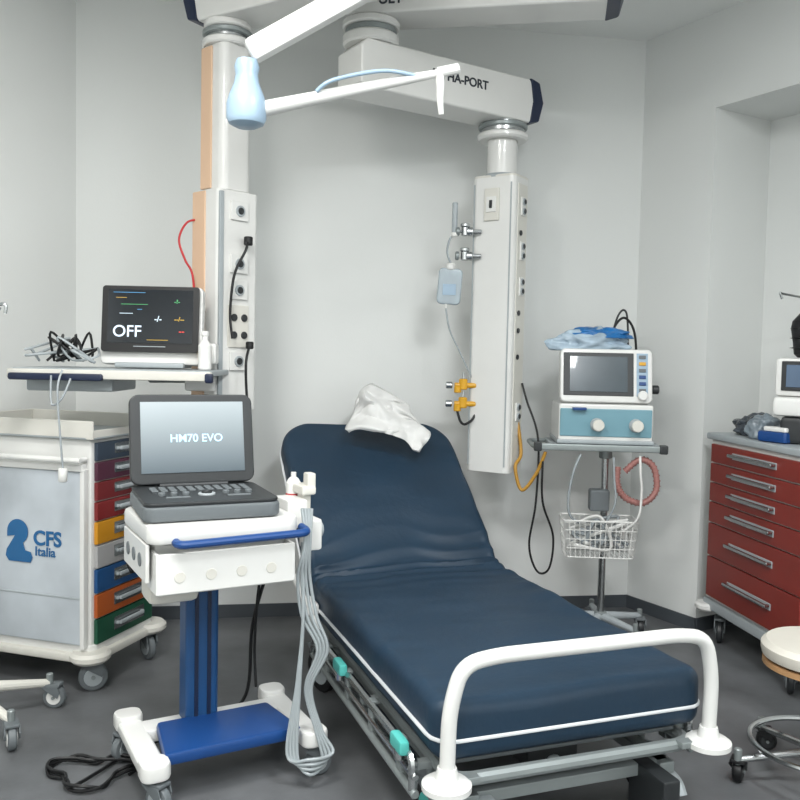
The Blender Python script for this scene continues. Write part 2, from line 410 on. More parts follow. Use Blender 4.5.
def arm(parent,A,Bp,z0,z1,w,endA=None,endB=None,txt=None,name='arm',wtxt=None):
    A=Vector((A[0],A[1],0)); Bp=Vector((Bp[0],Bp[1],0)); d=Bp-A; L=d.length; ang=math.degrees(math.atan2(d.y,d.x))
    M=T(A)@RZ(ang); b=B(); h=z1-z0
    e=w*.5
    prof=[(-e,z0+.02),(-e+.02,z0),(L+e-.02,z0),(L+e,z0+.02),(L+e,z1-.03),(L+e-.03,z1),(-e+.03,z1),(-e,z1-.03)]
    b.poly([(x,z) for x,z in prof],w,M@T(0,w/2,0)@RX(90),WHITE,.012,3)
    o=b.obj(name,parent,world=True)
    for k,(en,xx,sg) in enumerate(((endA,-e,-1),(endB,L+e,1))):
        if en:
            b=B(); 
            pts=[(-.03,z0-.004),(.025,z0+.01),(.05,(z0+z1)/2),(.025,z1-.01),(-.03,z1+.004),(-.012,(z0+z1)/2)]
            pts=[(xx+sg*x,z) for x,z in pts]
            b.poly(pts,w+.012,M@T(0,(w+.012)/2,0)@RX(90),NAVYP,.008,2); b.obj('end_cap',parent,world=True,label='dark navy end cap')
    if txt:
        s,x,z,size=txt; b=B(); b.text(s,size,M@T(x,-w/2-.001,z)@FACE,TXT_DARK,bold=.0012); b.obj('lettering',parent,world=True)
    return M,L
PA=(-.15,3.56); PB=(.445,3.95)
arm(pr_,PA,PB,2.36,2.555,.20,None,True,('ALPHA-PORT',.385,2.475,.052))
b=B(); b.cyl(.115,.045,T(PA[0],PA[1],2.555),WHITE,.008,36); b.cyl(.105,.025,T(PA[0],PA[1],2.60),STEEL,.004,36); b.cyl(.118,.03,T(PA[0],PA[1],2.625),WHITE,.006,36); b.obj('swivel_joint',pr_,world=True)
arm(pr_,PA,(.70,3.40),2.655,2.855,.20,None,True,('ULT',.10,2.705,.055),name='upper_arm')
b=B(); b.cyl(.14,H-2.85,T(.64,3.41,2.85),WHITE,.008,36); b.obj('ceiling_mount',pr_,world=True)
# regulators
def regulator(parent,M,body,knob):
    b=B(); b.rod(M@Vector((0,0,0)),M@Vector((-.09,0,0)),.011,body); b.cyl(.02,.03,M@T(-.04,0,0)@RY(-90),body,.003,16)
    b.cyl(.017,.04,M@T(-.075,0,-.02),body,.003,16); b.cyl(.02,.018,M@T(-.10,0,0)@RY(-90),knob,.004,18); b.cyl(.022,.016,M@T(-.075,0,.02),body,.003,18)
    b.obj('flow_regulator',parent,world=True)
for z in (1.865,1.755): regulator(pr_,T(.355,3.90,z),CHROME,STEEL)
b=B(); b.cyl(.013,.14,T(.232,3.90,1.855),TUBE,.003,16); b.cyl(.016,.02,T(.232,3.90,1.84),WHITE,.003,16); b.rod((.232,3.9,1.865),(.28,3.9,1.865),.007,CHROME); b.obj('flow_meter',pr_,world=True)
IVM=mat('clear_vinyl_bag','#b3c0c8',.2,trans=.3,var=.08,scale=20,coat=.3)
b=B(); b.rslab(.11,.165,.028,.022,T(.215,3.91,1.615)@RY(4)@RX(90)@T(0,0,0),IVM,.012); b.cyl(.02,.03,T(.218,3.895,1.69),WHITE,.004,16); b.box((.06,.003,.05),(.213,3.880,1.60),LBLUE,.001)
b.rod((.20,3.895,1.515),(.20,3.895,1.54),.006,WHITE)
b.tube(smooth([(.218,3.895,1.72),(.20,3.89,1.77),(.212,3.9,1.83),(.232,3.9,1.85)]),.005,TUBE); b.tube(smooth([(.20,3.895,1.52),(.22,3.9,1.42),(.27,3.92,1.32),(.33,3.93,1.2)]),.004,TUBE)
b.obj('humidifier_bag',pr_,world=True,label='clear fluid bag with tubing')
for z in (1.165,1.08):
    b=B(); M=T(.35,3.92,z)
    b.rod(M@Vector((0,0,0)),M@Vector((-.10,0,0)),.012,YEL); b.cyl(.02,.05,M@T(-.06,0,-.02),YEL,.004,18); b.cyl(.016,.03,M@T(-.11,0,0)@RY(-90),CHROME,.003,16)
    b.cyl(.017,.03,M@T(-.085,0,-.035),YEL,.003,16); b.rod(M@Vector((-.06,0,.03)),M@Vector((-.06,0,.06)),.006,CHROME)
    b.obj('gas_outlet_valve',pr_,world=True,label='yellow gas outlet valve')
b=B(); b.tube(smooth([(.26,3.92,1.07),(.28,3.9,1.0),(.31,3.9,.99),(.35,3.92,1.04),(.36,3.93,1.2)]),.006,BLACK); b.obj('hose',pr_,world=True)
# cables between column and trolley
b=B(); b.tube(smooth([(.545,3.91,1.0),(.56,3.88,.86),(.53,3.84,.80),(.56,3.82,.70),(.62,3.80,.78),(.655,3.78,.88)],10),.008,YHOSE); o=b.obj('gas_hose',wn=False,sharp=60); top(o,'yellow gas hose looping from the supply column','hose')
b=B(); b.tube(smooth([(.56,3.91,1.18),(.58,3.88,1.10),(.63,3.84,.93),(.625,3.82,.65),(.60,3.82,.45),(.64,3.82,.33),(.69,3.80,.35),(.70,3.78,.5),(.645,3.76,.66),(.64,3.76,.84)],10),.005,BLACK); o=b.obj('power_cable',wn=False,sharp=60); top(o,'black power cable hanging in a loop below the supply column','cable')
# left pendant
pl_=thing('ceiling_pendant','white and peach ceiling-mounted supply column holding the monitor shelf','ceiling pendant',(-.725,3.5,0),-42)
W_,D_=.17,.20
b=B(); b.rslab(W_,D_,.88,.02,T(0,0,1.06),WHITE,.004)
b.box((.085,.012,.875),(-.04,-D_/2,1.50),PEACH,.004); b.box((.012,.02,.86),(W_/2,-.085,1.5),LGREY,.003)
b.obj('column',pl_)
for z,n in ((1.86,1),(1.65,1),(1.545,1),(1.26,1)):
    b=B(); Ms=T(W_/2+.004,.0,z)@RZ(90); b.box((.085,.012,.075),(0,0,0),WHITE,.003,M=Ms); b.cyl(.022,.006,Ms@T(0,-.005,0)@RX(90),LGREY,.001,18); b.cyl(.014,.004,Ms@T(0,-.010,0)@RX(90),DGREY,.001,14); b.obj('power_socket',pl_)
b=B(); Ms=T(W_/2+.003,0,1.40)@RZ(90); b.box((.10,.01,.17),(0,0,0),CREAM,.003,M=Ms)
for k in range(2):
    for j in range(2): b.cyl(.015,.006,Ms@T(-.025+.05*k,-.005,-.035+.07*j)@RX(90),DGREY,.001,14)
b.obj('outlet_plate',pl_)
b=B(); b.rslab(.15,.15,.575,.035,T(0,0,1.942),WHITE,.004); b.box((.07,.012,.56),(-.03,-.076,2.23),PEACH,.004); b.obj('column_tube',pl_)
b=B(); b.cyl(.10,.03,T(0,0,2.515),WHITE,.006,36); b.cyl(.085,.04,T(0,0,2.545),CHROME,.004,36); b.cyl(.10,.02,T(0,0,2.56),STEEL,.004,36); b.cyl(.095,.03,T(0,0,2.585),WHITE,.006,36); b.obj('swivel_joint',pl_)
arm(pl_,(-.73,3.5),(-.10,3.12),2.61,2.79,.19,True,None)
b=B(); b.cyl(.12,H-2.785,T(-.10,3.12,2.785),WHITE,.008,36); b.obj('ceiling_mount',pl_,world=True)
# plugged cable black + red wire
b=B(); b.cyl(.018,.035,T(-.622,3.44,1.725),BLACK,.004,16); b.tube(smooth([(-.622,3.42,1.735),(-.625,3.40,1.70),(-.665,3.38,1.60),(-.68,3.38,1.45),(-.67,3.38,1.35)],8),.0055,BLACK); b.obj('power_cable',pl_,world=True,label='black power cable plugged into the column')
b=B(); b.cyl(.016,.03,T(-.61,3.43,1.31),BLACK,.004,16); b.tube(smooth([(-.61,3.42,1.32),(-.615,3.38,1.25),(-.61,3.38,1.12),(-.60,3.40,1.02),(-.61,3.42,.93)],8),.0055,BLACK)
b.obj('power_cable',pl_,world=True,label='black power cable plugged into the column')
b=B(); b.tube(smooth([(-.83,3.48,1.83),(-.87,3.44,1.81),(-.895,3.42,1.74),(-.87,3.42,1.66),(-.84,3.42,1.60),(-.825,3.42,1.45)],8),.0045,REDW); b.obj('red_wire',pl_,world=True)
# shelf on the left column
b=B(); Sx=-1.08; Sy=3.26
b.box((.72,.36,.022),(Sx+.03,Sy,1.215),LGREY,.006); b.box((.74,.025,.034),(Sx+.03,Sy-.19,1.205),CREAM,.006)
b.box((.34,.03,.026),(Sx-.16,Sy-.203,1.195),NAVYP,.008); b.box((.03,.03,.036),(Sx+.39,Sy-.195,1.20),NAVYP,.008)
b.box((.32,.28,.05),(Sx-.14,Sy+.01,1.165),LGREY,.008); b.rod((Sx+.1,Sy+.05,1.19),(-.73,3.45,1.19),.02,STEEL)
b.box((.12,.1,.06),(-.79,3.39,1.17),WHITE,.01)
b.obj('equipment_shelf',pl_,world=True,label='grey equipment shelf with navy corner bumpers')
# monitor
mo=thing('patient_monitor','patient monitor with dark screen and white casing on the column shelf','monitor',(-.955,3.25,1.228),2)
b=B(); Mt=RX(-6)
b.rslab(.385,.30,.05,.02,Mt@T(0,.02,.165)@RX(90)@T(0,0,-.025),WHITE,.008)
b.box((.30,.10,.20),(0,.08,.15),LGREY,.02); b.box((.26,.16,.02),(0,.05,.012),LGREY,.006); b.box((.12,.08,.05),(0,.05,.03),LGREY,.01)
b.obj('housing',mo)
b=B(); b.rslab(.365,.252,.01,.012,Mt@T(0,-.026,.185)@RX(90)@T(0,0,-.005),BLACK,.002)
b.box((.32,.004,.205),(-.0,-.031,.195),SCREENB,.001,M=Mt)
b.box((.12,.003,.003),(0,-.0325,.08),LGREY,.0005,M=Mt)
b.obj('display_bezel',mo)
y=-.0345
def st(s,x,z,size,m,al='CENTER'):
    b=B(); b.text(s,size,Mt@T(x,y,z)@FACE,m,ext=.0004,align=al,bold=.0004); b.obj('screen_text',mo)
st('OFF',-.085,.135,.062,TXT_W)
st('-?-',.10,.252,.022,TXT_G); st('-/-',.03,.185,.03,TXT_W); st('--/--',.11,.185,.024,TXT_Y); st('--',.12,.14,.034,TXT_R); st('---',-.04,.222,.018,TXT_C)
for (x0,z0,w0,m_) in ((-.08,.285,.12,TXT_C),(-.06,.240,.10,TXT_G),(-.11,.265,.04,TXT_Y),(.03,.105,.08,TXT_Y),(-.09,.205,.05,TXT_W)):
    b=B(); b.box((w0,.0006,.0018),(x0,y,z0),m_,0,M=Mt); b.obj('screen_trace',mo)
b=B(); b.box((.05,.03,.05),(.205,.0,.05),YEL,.006); b.box((.05,.06,.08),(.225,.02,.06),WHITE,.01); b.obj('connector_block',mo)
b=B(); b.lathe([(0,0),(.022,0),(.025,.005),(.025,.09),(.012,.11),(.012,.125),(0,.125)],T(-.735,3.19,1.228),WHITE); b.cyl(.014,.02,T(-.735,3.19,1.353),WHITE,.003,16)
o=b.obj('spray_bottle'); top(o,'small white plastic bottle on the monitor shelf','bottle')
# cables on shelf
b=B()
for k in range(7):
    x0=-1.36+.02*k; pts=[(x0,3.2+.02*k,1.25)]
    for j in range(5):
        pts.append((x0+random.uniform(-.04,.10),3.18+random.uniform(-.05,.12),1.245+random.uniform(0,.12)))
    pts.append((-1.175,3.3,1.30)); b.tube(smooth(pts,6),.005,BLACK if k%3 else LGREY,6)
o=b.obj('monitor_cables',wn=False,sharp=60); top(o,'tangle of black and grey monitor lead cables on the shelf','cables')
b=B()
b.tube(smooth([(-1.25,3.04,1.20),(-1.24,3.02,1.10),(-1.20,3.01,1.12),(-1.18,3.04,1.19)],8),.004,TUBE)
b.tube(smooth([(-1.21,3.04,1.22),(-1.215,3.01,1.15),(-1.205,3.01,.98),(-1.20,3.02,.87)],8),.004,TUBE); b.cyl(.016,.05,T(-1.20,3.02,.82),WHITE,.004,14)
o=b.obj('sensor_lead',wn=False,sharp=60); top(o,'pale sensor lead hanging from the monitor shelf','cable')
# ================================================================ LAMP ARM
la=thing('examination_lamp_arm','white jointed ceiling lamp arm with pale blue knuckle','lamp arm',(-.46,2.5,2.0))
b=B(); 
b.lathe([(0,-.095),(.03,-.095),(.050,-.085),(.057,-.07),(.057,-.03),(.050,-.005),(.036,.03),(.032,.055),(.036,.075),(.03,.095),(0,.10)],T(-.46,2.49,2.04),LBLUE,32)
b.obj('elbow_joint',la,world=True,label='pale blue elbow joint')
b=B(); A=Vector((-.455,2.5,2.16)); E=Vector((.33,2.62,2.66)); d=(E-A); M=T(A)@d.to_track_quat('X','Z').to_matrix().to_4x4()
b.rslab(d.length,.055,.068,.018,M@T(d.length/2,0,-.034),WHITE,.012); b.obj('spring_arm',la,world=True)
b=B(); b.cyl(.035,H-2.64,T(.33,2.62,2.64),WHITE,.004); b.cyl(.09,.03,T(.33,2.62,H-.03),WHITE,.006); b.obj('ceiling_mount',la,world=True)
b=B(); b.tube([(-.42,2.5,2.0),(-.25,2.52,2.045),(.0,2.55,2.11),(.145,2.58,2.15)],.020,WHITE,14,rf=lambda u:1.15-.65*u)
b.tube(smooth([(-.26,2.50,2.055),(-.21,2.49,2.085),(-.07,2.51,2.12),(.03,2.55,2.12)],6),.006,LBLUE,10)
b.rod((.09,2.57,2.137),(.155,2.58,2.155),.016,WHITE); b.obj('reach_arm',la,world=True)
b=B(); b.tube(smooth([(.095,2.57,2.14),(.10,2.57,2.10),(.10,2.57,2.06),(.105,2.57,2.015)],4),.013,WHITE,12,rf=lambda u:1.1-.5*u); b.obj('handle',la,world=True)
# ================================================================ MEDICATION CART (left)
mc=thing('medical_cart','white medical cart with multicoloured drawers and frosted side panel','medical cart',(-1.375,3.43,0),73.1)
b=B(); b.box((.40,.60,.81),(0,0,.555),WHITE,.012); b.obj('body',mc)
b=B(); b.rslab(.46,.66,.035,.05,T(0,0,.115),CREAM,.01); b.rslab(.42,.62,.04,.04,T(0,0,.14),WHITE,.006)
for sx in (-1,1):
    for sy in (-1,1): b.cyl(.075,.04,T(sx*.19,sy*.29,.118),CREAM,.012,28)
b.obj('base_bumper',mc)
b=B(); b.rslab(.44,.64,.012,.03,T(0,0,.96),LGREY,.004)
for (sx,sy,px,py) in ((.44,.012,0,.314),(.012,.64,-.214,0),(.012,.64,.214,0)): b.box((sx,sy,.07),(px,py,.995),CREAM,.005)
b.box((.44,.012,.03),(0,-.314,.98),CREAM,.004)
b.obj('top_tray',mc)
cols=['#2f3b49','#4d2436','#6d1f22','#7a2122','#c98a1a','#a9a8a8','#194a7c','#ad5420','#184d38']
zt=.95; zb=.175; hs=[.075,.075,.075,.075,.09,.09,.095,.095,.10]; sc=(zt-zb)/sum(hs); z=zt
for k,(c,h) in enumerate(zip(cols,hs)):
    h*=sc; zc=z-h/2; z-=h
    m_=mat('drawer_colour',c,.45,var=.05)
    b=B(); b.box((.365,.018,h-.006),(0,-.306,zc),m_,.004); dr=b.obj('drawer',mc)
    b=B(); b.box((.16,.012,.016),(.02,-.328,zc+.005),LGREY,.005)
    for sx in (-.06,.10): b.box((.016,.014,.012),(sx,-.32,zc+.005),LGREY,.003)
    b.box((.20,.003,h*.5),(.02,-.316,zc+.005),CHROME,.001); b.obj('handle',dr)
# frosted side panel on -X side
b=B(); X=-.2
b.box((.02,.56,.66),(X-.014,-.0,.51),FROST,.01); b.box((.03,.57,.03),(X-.018,0,.855),WHITE,.006); b.box((.024,.56,.008),(X-.014,0,.36),LGREY,.002)
for y in (-.28,.28): b.box((.026,.02,.68),(X-.016,y,.51),WHITE,.004)
b.obj('side_bin',mc,label='frosted plastic side panel')
b=B(); b.rod((X-.05,-.29,.885),(X-.05,.29,.885),.011,WHITE); 
for y in (-.28,.28): b.rod((X-.005,y,.885),(X-.055,y,.885),.010,WHITE)
b.obj('push_handle',mc)
b=B(); Mx=T(X-.0265,0,0)@RZ(-90)   # faces -X
def tx(y,z): return Mx@T(-y,0,z)@FACE
b.text('CFS',.078,tx(-.125,.575),TXT_BLUE,bold=.0020); b.text('Italia',.050,tx(-.115,.525),TXT_BLUE,bold=.0006); b.obj('lettering',mc,label='blue printed lettering')
b=B()
arc=[(.048*math.cos(math.radians(a)),.048*math.sin(math.radians(a))) for a in range(-60,181,12)]
b.poly([(x-.0,z+.05) for x,z in arc]+[(-.048,.03),(-.012,.035),(-.05,-.02),(-.055,-.045),(-.04,-.065),(.06,-.065),(.068,-.045),(.06,-.025),(.035,-.02)],.0016,tx(.010,.545),TXT_BLUE)
b.obj('logo',mc,label='blue printed logo')
for x,y,r_ in ((-.19,-.28,40),(.19,-.28,-30),(-.19,.28,10),(.19,.28,0)): caster(mc,(x,y,0),.054,r_,hub=LGREY,tire=GREY)
# black cable on cart side
b=B(); ox,oy=-.04,-.10
b.tube(smooth([(-1.02+ox,3.42+oy,.66),(-.98+ox,3.38+oy,.59),(-1.01+ox,3.36+oy,.51),(-.98+ox,3.34+oy,.44),(-.99+ox,3.33+oy,.56),(-.96+ox,3.36+oy,.54),(-.98+ox,3.36+oy,.64),(-1.02+ox,3.40+oy,.68)],8),.006,BLACK); o=b.obj('coiled_cable',wn=False,sharp=60); top(o,'black coiled cable hanging on the medical cart drawers','cable')
# ================================================================ ULTRASOUND CART
uc=thing('ultrasound_cart','white and blue wheeled cart carrying the portable ultrasound','equipment cart',(-.545,2.60,0),29)
b=B()
for sx in (-1,1):
    b.box((.075,.42,.04),(sx*.24,0,.115),WHITE,.014,seg=3); b.rslab(.085,.085,.05,.03,T(sx*.24,-.18,.10),WHITE,.01); b.rslab(.085,.085,.05,.03,T(sx*.24,.18,.10),WHITE,.01)
b.box((.44,.09,.04),(0,.09,.115),WHITE,.01); b.obj('base',uc)
b=B(); b.poly([(-.21,-.17),(.21,-.17),(.18,.06),(-.18,.06)],.04,T(0,0,.115),ROYAL,.012); b.obj('foot_plate',uc,label='royal blue foot plate')
b=B(); b.rslab(.105,.09,.60,.015,T(-.04,.09,.13),BLUEP,.004); b.box((.012,.004,.56),(-.06,.043,.43),NAVYP,.001); b.box((.012,.004,.56),(-.02,.043,.43),NAVYP,.001)
b.obj('column',uc)
for x,y,r_ in ((-.24,-.18,30),(.24,-.18,80),(-.24,.18,-60),(.24,.18,10)): caster(uc,(x,y,0),.042,r_,hub=LGREY,tire=GREY)
UX=-.035; UY=-.0
b=B(); b.rslab(.45,.37,.055,.04,T(UX,UY,.755),WHITE,.014); b.box((.40,.30,.09),(UX,UY+.02,.715),WHITE,.02); b.box((.15,.12,.10),(UX-.12,UY+.0,.60),CREAM,.02)
b.obj('tray',uc)
b=B()
b.tube(arcpath([(UX-.15,UY-.165,.765),(UX-.15,UY-.215,.760),(UX+.24,UY-.215,.765),(UX+.24,UY-.15,.77)],.04),.012,ROYAL,12)
b.obj('handle',uc,label='blue tubular handle')
b=B()
Mf=T(UX,UY-.185,.675)
b.box((.40,.012,.115),(0,0,0),WHITE,.004,M=Mf); b.box((.40,.10,.012),(0,.05,-.055),WHITE,.004,M=Mf)
for sx in (-1,1): b.box((.012,.11,.115),(sx*.2,.05,0),WHITE,.004,M=Mf)
for k in range(4): b.cyl(.016,.003,Mf@T(-.14+.09*k,-.005,-.01)@RX(90),CREAM,.001,18)
b.obj('accessory_bin',uc)
b=B(); b.box((.012,.30,.11),(-.255,0,.70),WHITE,.004)
for y in (-.08,0,.08): b.cyl(.02,.006,T(-.258,y,.70)@RY(-90),GREY,.001,16)
b.obj('probe_bracket',uc)
b=B(); b.box((.07,.12,.09),(.230,-.0,.79),WHITE,.008); b.box((.072,.05,.03),(.232,-.02,.79),GREY,.004); b.box((.05,.08,.10),(.270,-.07,.73),WHITE,.01); b.cyl(.024,.012,T(.295,-.07,.74)@RY(90),LGREY,.002,16)
b.box((.05,.09,.03),(.275,-.0,.86),CREAM,.008); b.box((.03,.04,.05),(.285,-.02,.89),CREAM,.006); b.box((.03,.05,.10),(.275,.0,.82),CREAM,.006)
b.obj('probe_holder',uc)
b=B(); gx,gy=-.345,2.78; b.lathe([(0,0),(.022,0),(.025,.006),(.025,.06),(.016,.075),(.009,.08),(.009,.095),(0,.095)],T(gx,gy,.812),WHITE); b.cyl(.0255,.014,T(gx,gy,.825),REDW,.0005)
o=b.obj('gel_bottle'); top(o,'small white squeeze bottle with red band on the cart edge','bottle')
# tubes bundle
GTUBE=mat('grey_translucent_cable','#9da5a8',.3,var=.1,trans=.15)
b=B()
for k in range(4):
    dx=.010*k
    b.tube(smooth([(-.295+dx,2.60,.82),(-.28+dx*.5,2.56,.72),(-.30+dx*1.2,2.56,.62),(-.285+dx*1.5,2.55,.50),(-.235+dx,2.54,.40),(-.27+dx*.6,2.54,.28),(-.235+dx*.6,2.52,.16),(-.21+dx,2.50,.07+.01*k),(-.245,2.46,.05+.015*k),(-.285-dx,2.48,.10),(-.285-dx*.3,2.52,.30),(-.28,2.54,.5),(-.29,2.58,.72)],8),.0052,GTUBE,8)
b.obj('probe_cables',uc,world=True,label='pale grey probe cable bundle')
b=B(); b.tube(smooth([(-.41,2.80,.66),(-.44,2.84,.55),(-.49,2.87,.36),(-.51,2.87,.12),(-.62,2.84,.03),(-.75,2.78,.01),(-.85,2.62,.01)],8),.006,BLACK); b.tube(smooth([(-.43,2.80,.66),(-.465,2.84,.5),(-.48,2.86,.3),(-.47,2.84,.16)],8),.005,BLACK); b.obj('power_cable',uc,world=True)
# coil on floor
b=B(); pts=[]
for k in range(40):
    a=k/40*2*math.pi*2.8; rr=.105+.03*math.sin(k*1.3); pts.append((-.915+1.1*rr*math.cos(a),2.52+rr*.85*math.sin(a),.008+.004*(k%6)))
pts+= [(-.86,2.62,.01),(-.85,2.66,.01)]
b.tube(smooth(pts,4),.0055,BLACK,6); o=b.obj('floor_cable',wn=False,sharp=60); top(o,'black power cable coiled on the floor','cable')
# ultrasound
us=thing('portable_ultrasound','open portable ultrasound machine with grey lit screen','ultrasound machine',(-.598,2.59,.81),24)
b=B(); b.rslab(.40,.35,.045,.035,T(0,0,.002),GREY,.01); b.rslab(.39,.34,.012,.03,T(0,0,.046),DGREY,.004); b.obj('base',us)
b=B()
for r in range(4):
    for c in range(11): b.box((.020,.014,.005),(-.14+.028*c,.09-.021*r,.060),GREY,.002)
b.cyl(.026,.008,T(0,-.055,.056),LGREY,.003,22); b.cyl(.016,.012,T(0,-.055,.06),DGREY,.004,18)
for sx in (-1,1):
    for k in range(3): b.cyl(.011,.012,T(sx*(.06+.035*k),-.045,.056),GREY,.002,14)
    b.box((.07,.016,.005),(sx*.09,-.09,.059),GREY,.002)
b.obj('control_panel',us)
b=B(); Ms=T(0,.155,.055)@RX(-12)
b.rslab(.395,.29,.028,.03,Ms@T(0,.014,.150)@RX(90),DGREY,.006)
b.cyl(.014,.22,T(-.11,.155,.055)@RY(90),DGREY,.002)
b.obj('lid',us)
m_=bpy.data.materials.new('ultrasound_screen'); m_.use_nodes=True; nt=m_.node_tree; bs=nt.nodes['Principled BSDF']
tc=nt.nodes.new('ShaderNodeTexCoord'); sp=nt.nodes.new('ShaderNodeSeparateXYZ'); rp=nt.nodes.new('ShaderNodeValToRGB'); nt.links.new(tc.outputs['Generated'],sp.inputs[0]); nt.links.new(sp.outputs['Z'],rp.inputs[0])
rp.color_ramp.elements[0].color=(*lin('#4a555c'),1); rp.color_ramp.elements[1].color=(*lin('#969fa3'),1); nt.links.new(rp.outputs[0],bs.inputs['Base Color']); nt.links.new(rp.outputs[0],bs.inputs['Emission Color']); bs.inputs['Emission Strength'].default_value=.4; bs.inputs['Roughness'].default_value=.3
b=B(); b.box((.33,.004,.23),(0,-.0155,.155),m_,.001,M=Ms); b.obj('screen',us)
b=B(); b.text('HM70 EVO',.036,Ms@T(.01,-.0185,.150)@FACE,emi('screen_logo','#a9cfe3',.8),ext=.0004,bold=.0004); b.obj('screen_text',us)
# ================================================================ VENTILATOR TROLLEY
vt=thing('ventilator_trolley','wheeled chrome pole trolley with shelf and wire basket','equipment trolley',(.94,3.93,0),-4)
b=B(); b.box((.50,.34,.022),(0,0,.905),LGREY,.006); b.box((.56,.02,.03),(-.02,-.18,.905),STEEL,.006)
b.tube(arcpath([(-.25,.12,.905),(-.33,.10,.905),(-.33,-.17,.905),(-.25,-.17,.905)],.03),.010,STEEL,8)
for sx in (-.31,.24): b.box((.035,.035,.04),(sx,-.18,.905),DGREY,.006)
b.obj('shelf',vt)
b=B(); b.cyl(.017,.82,T(.02,.0,.085),CHROME,.002,20); b.cyl(.03,.06,T(.02,0,.84),STEEL,.004); b.cyl(.03,.05,T(.02,0,.07),STEEL,.004)
b.box((.09,.07,.10),(-.01,-.03,.65),GREY,.01); b.obj('pole',vt)
b=B()
for k in range(5):
    a=math.radians(20+72*k); b.rod((.02,0,.10),(.02+.21*math.cos(a),.21*math.sin(a),.085),.020,LGREY,r2=.014)
b.obj('base',vt)
for k in range(5):
    a=math.radians(20+72*k); caster(vt,(.02+.21*math.cos(a),.21*math.sin(a),0),.036,k*50,tire=DGREY)
b=B(); bx,by,bz=-.02,-.09,.41; w2,d2,h2=.165,.085,.165
def loop(z,s): return arcpath([(bx-w2*s,by,z),(bx-w2*s,by-d2*s,z),(bx+w2*s,by-d2*s,z),(bx+w2*s,by+d2*s,z),(bx-w2*s,by+d2*s,z),(bx-w2*s,by,z)],.02,3)
for z,s,r in ((bz+h2,1,.0045),(bz+h2*.75,.98,.002),(bz+h2*.5,.96,.002),(bz+h2*.25,.93,.002),(bz,.9,.003)): b.tube(loop(z,s),r,WHITE,6)
for k in range(15):
    x=-1+2*k/14
    for sy in (-1,1): b.rod((bx+x*w2*.9,by+sy*d2*.9,bz),(bx+x*w2,by+sy*d2,bz+h2),.0018,WHITE,6)
    b.rod((bx+x*w2*.9,by-d2*.9,bz),(bx+x*w2*.9,by+d2*.9,bz),.0018,WHITE,6)
for k in range(7):
    y=-1+2*k/6
    for sx in (-1,1): b.rod((bx+sx*w2*.9,by+y*d2*.9,bz),(bx+sx*w2,by+y*d2,bz+h2),.0018,WHITE,6)
b.obj('wire_basket',vt,label='white wire basket')
b=B()
for k in range(8):
    pts=[(.94-.13+.035*k,3.84,.455)]+[(.92+random.uniform(-.13,.13),3.84+random.uniform(-.05,.05),.475+random.uniform(-.04,.11)) for _ in range(4)]
    b.tube(smooth(pts,6),.009,TUBE if k%2 else WHITE,6)
o=b.obj('breathing_tubes',wn=False,sharp=60); top(o,'clear and white breathing tubes in the wire basket','tubing')
ve=thing('ventilator','white and teal grey ventilator with dark touchscreen','ventilator',(.93,3.93,.917),-4)
TEALG=mat('teal_grey_plastic','#6d96a3',.4,var=.04)
b=B(); b.box((.42,.30,.175),(0,0,.095),WHITE,.014); b.box((.405,.012,.125),(0,-.150,.098),TEALG,.006); b.box((.43,.31,.02),(0,0,.012),LGREY,.006)
b.box((.06,.06,.012),(-.12,-.155,.16),ROYAL,.003); b.obj('body',ve)
for x in (-.04,.13):
    b=B(); b.cyl(.03,.012,T(x,-.152,.09)@RX(90),LGREY,.003,20); b.cyl(.021,.05,T(x,-.152,.09)@RX(90),WHITE,.004,20); b.cyl(.026,.014,T(x,-.195,.09)@RX(90),CREAM,.003,20); b.obj('breathing_port',ve)
b=B(); Mv=T(.0,-.11,.185)@RX(-10)
b.rslab(.41,.245,.07,.025,Mv@T(0,.035,.12)@RX(90),WHITE,.012); b.box((.34,.14,.235),(0,.02,.295),LGREY,.02); b.obj('display_housing',ve)
b=B(); b.box((.31,.006,.195),(-.035,-.036,.125),DGREY,.003,M=Mv); b.box((.255,.004,.160),(-.035,-.040,.125),mat('ventilator_screen','#465158',.2,var=.1,coat=.5),.001,M=Mv); b.obj('screen',ve)
b=B(); b.box((.050,.004,.195),(.158,-.036,.125),LBLUE,.002,M=Mv)
for k in range(6): b.box((.03,.006,.016),(.158,-.040,.205-.030*k),(YEL if k==1 else ROYAL if k in(3,4) else GREY),.002,M=Mv)
b.cyl(.022,.02,Mv@T(.158,-.036,.03)@RX(90),WHITE,.004,20); b.obj('control_buttons',ve)
b=B(); b.cyl(.02,.03,T(.205,-.11,.25)@RY(90),DGREY,.004,16); b.obj('knob',ve)
# bags
def bag(name,label,c,rx,ry,rz,mt_,seed,amp=.35,cut=-.45):
    tb=bmesh.new(); bmesh.ops.create_icosphere(tb,subdivisions=5,radius=1)
    for v in tb.verts:
        n_=noise.noise(v.co*1.8+Vector((seed,0,0)))+.4*noise.noise(v.co*3.5+Vector((seed,2,0)))-.35*abs(noise.noise(v.co*5+Vector((seed,2,0)))); v.co*=1+amp*n_
        v.co.z=max(v.co.z,cut); v.co.x*=rx; v.co.y*=ry; v.co.z*=rz
    b=B(); b.add(tb,T(c)@T(0,0,-cut*rz),mt_); o=b.obj(name,wn=False,sharp=60); top(o,label,'bag'); return o
BAGW=mat('clear_plastic_bag','#a4b6c4',.25,var=.22,scale=14); BAGB=mat('blue_plastic_film','#1f6aa8',.35,var=.25,scale=10)
bag('plastic_bag','crumpled clear plastic wrapped pack on top of the ventilator',(.865,3.93,1.335),.175,.08,.072,BAGW,11,.4,-.4)
bag('plastic_bag','crumpled blue plastic wrapped pack on top of the ventilator',(.91,3.93,1.395),.145,.07,.038,BAGB,5,.35,-.35)
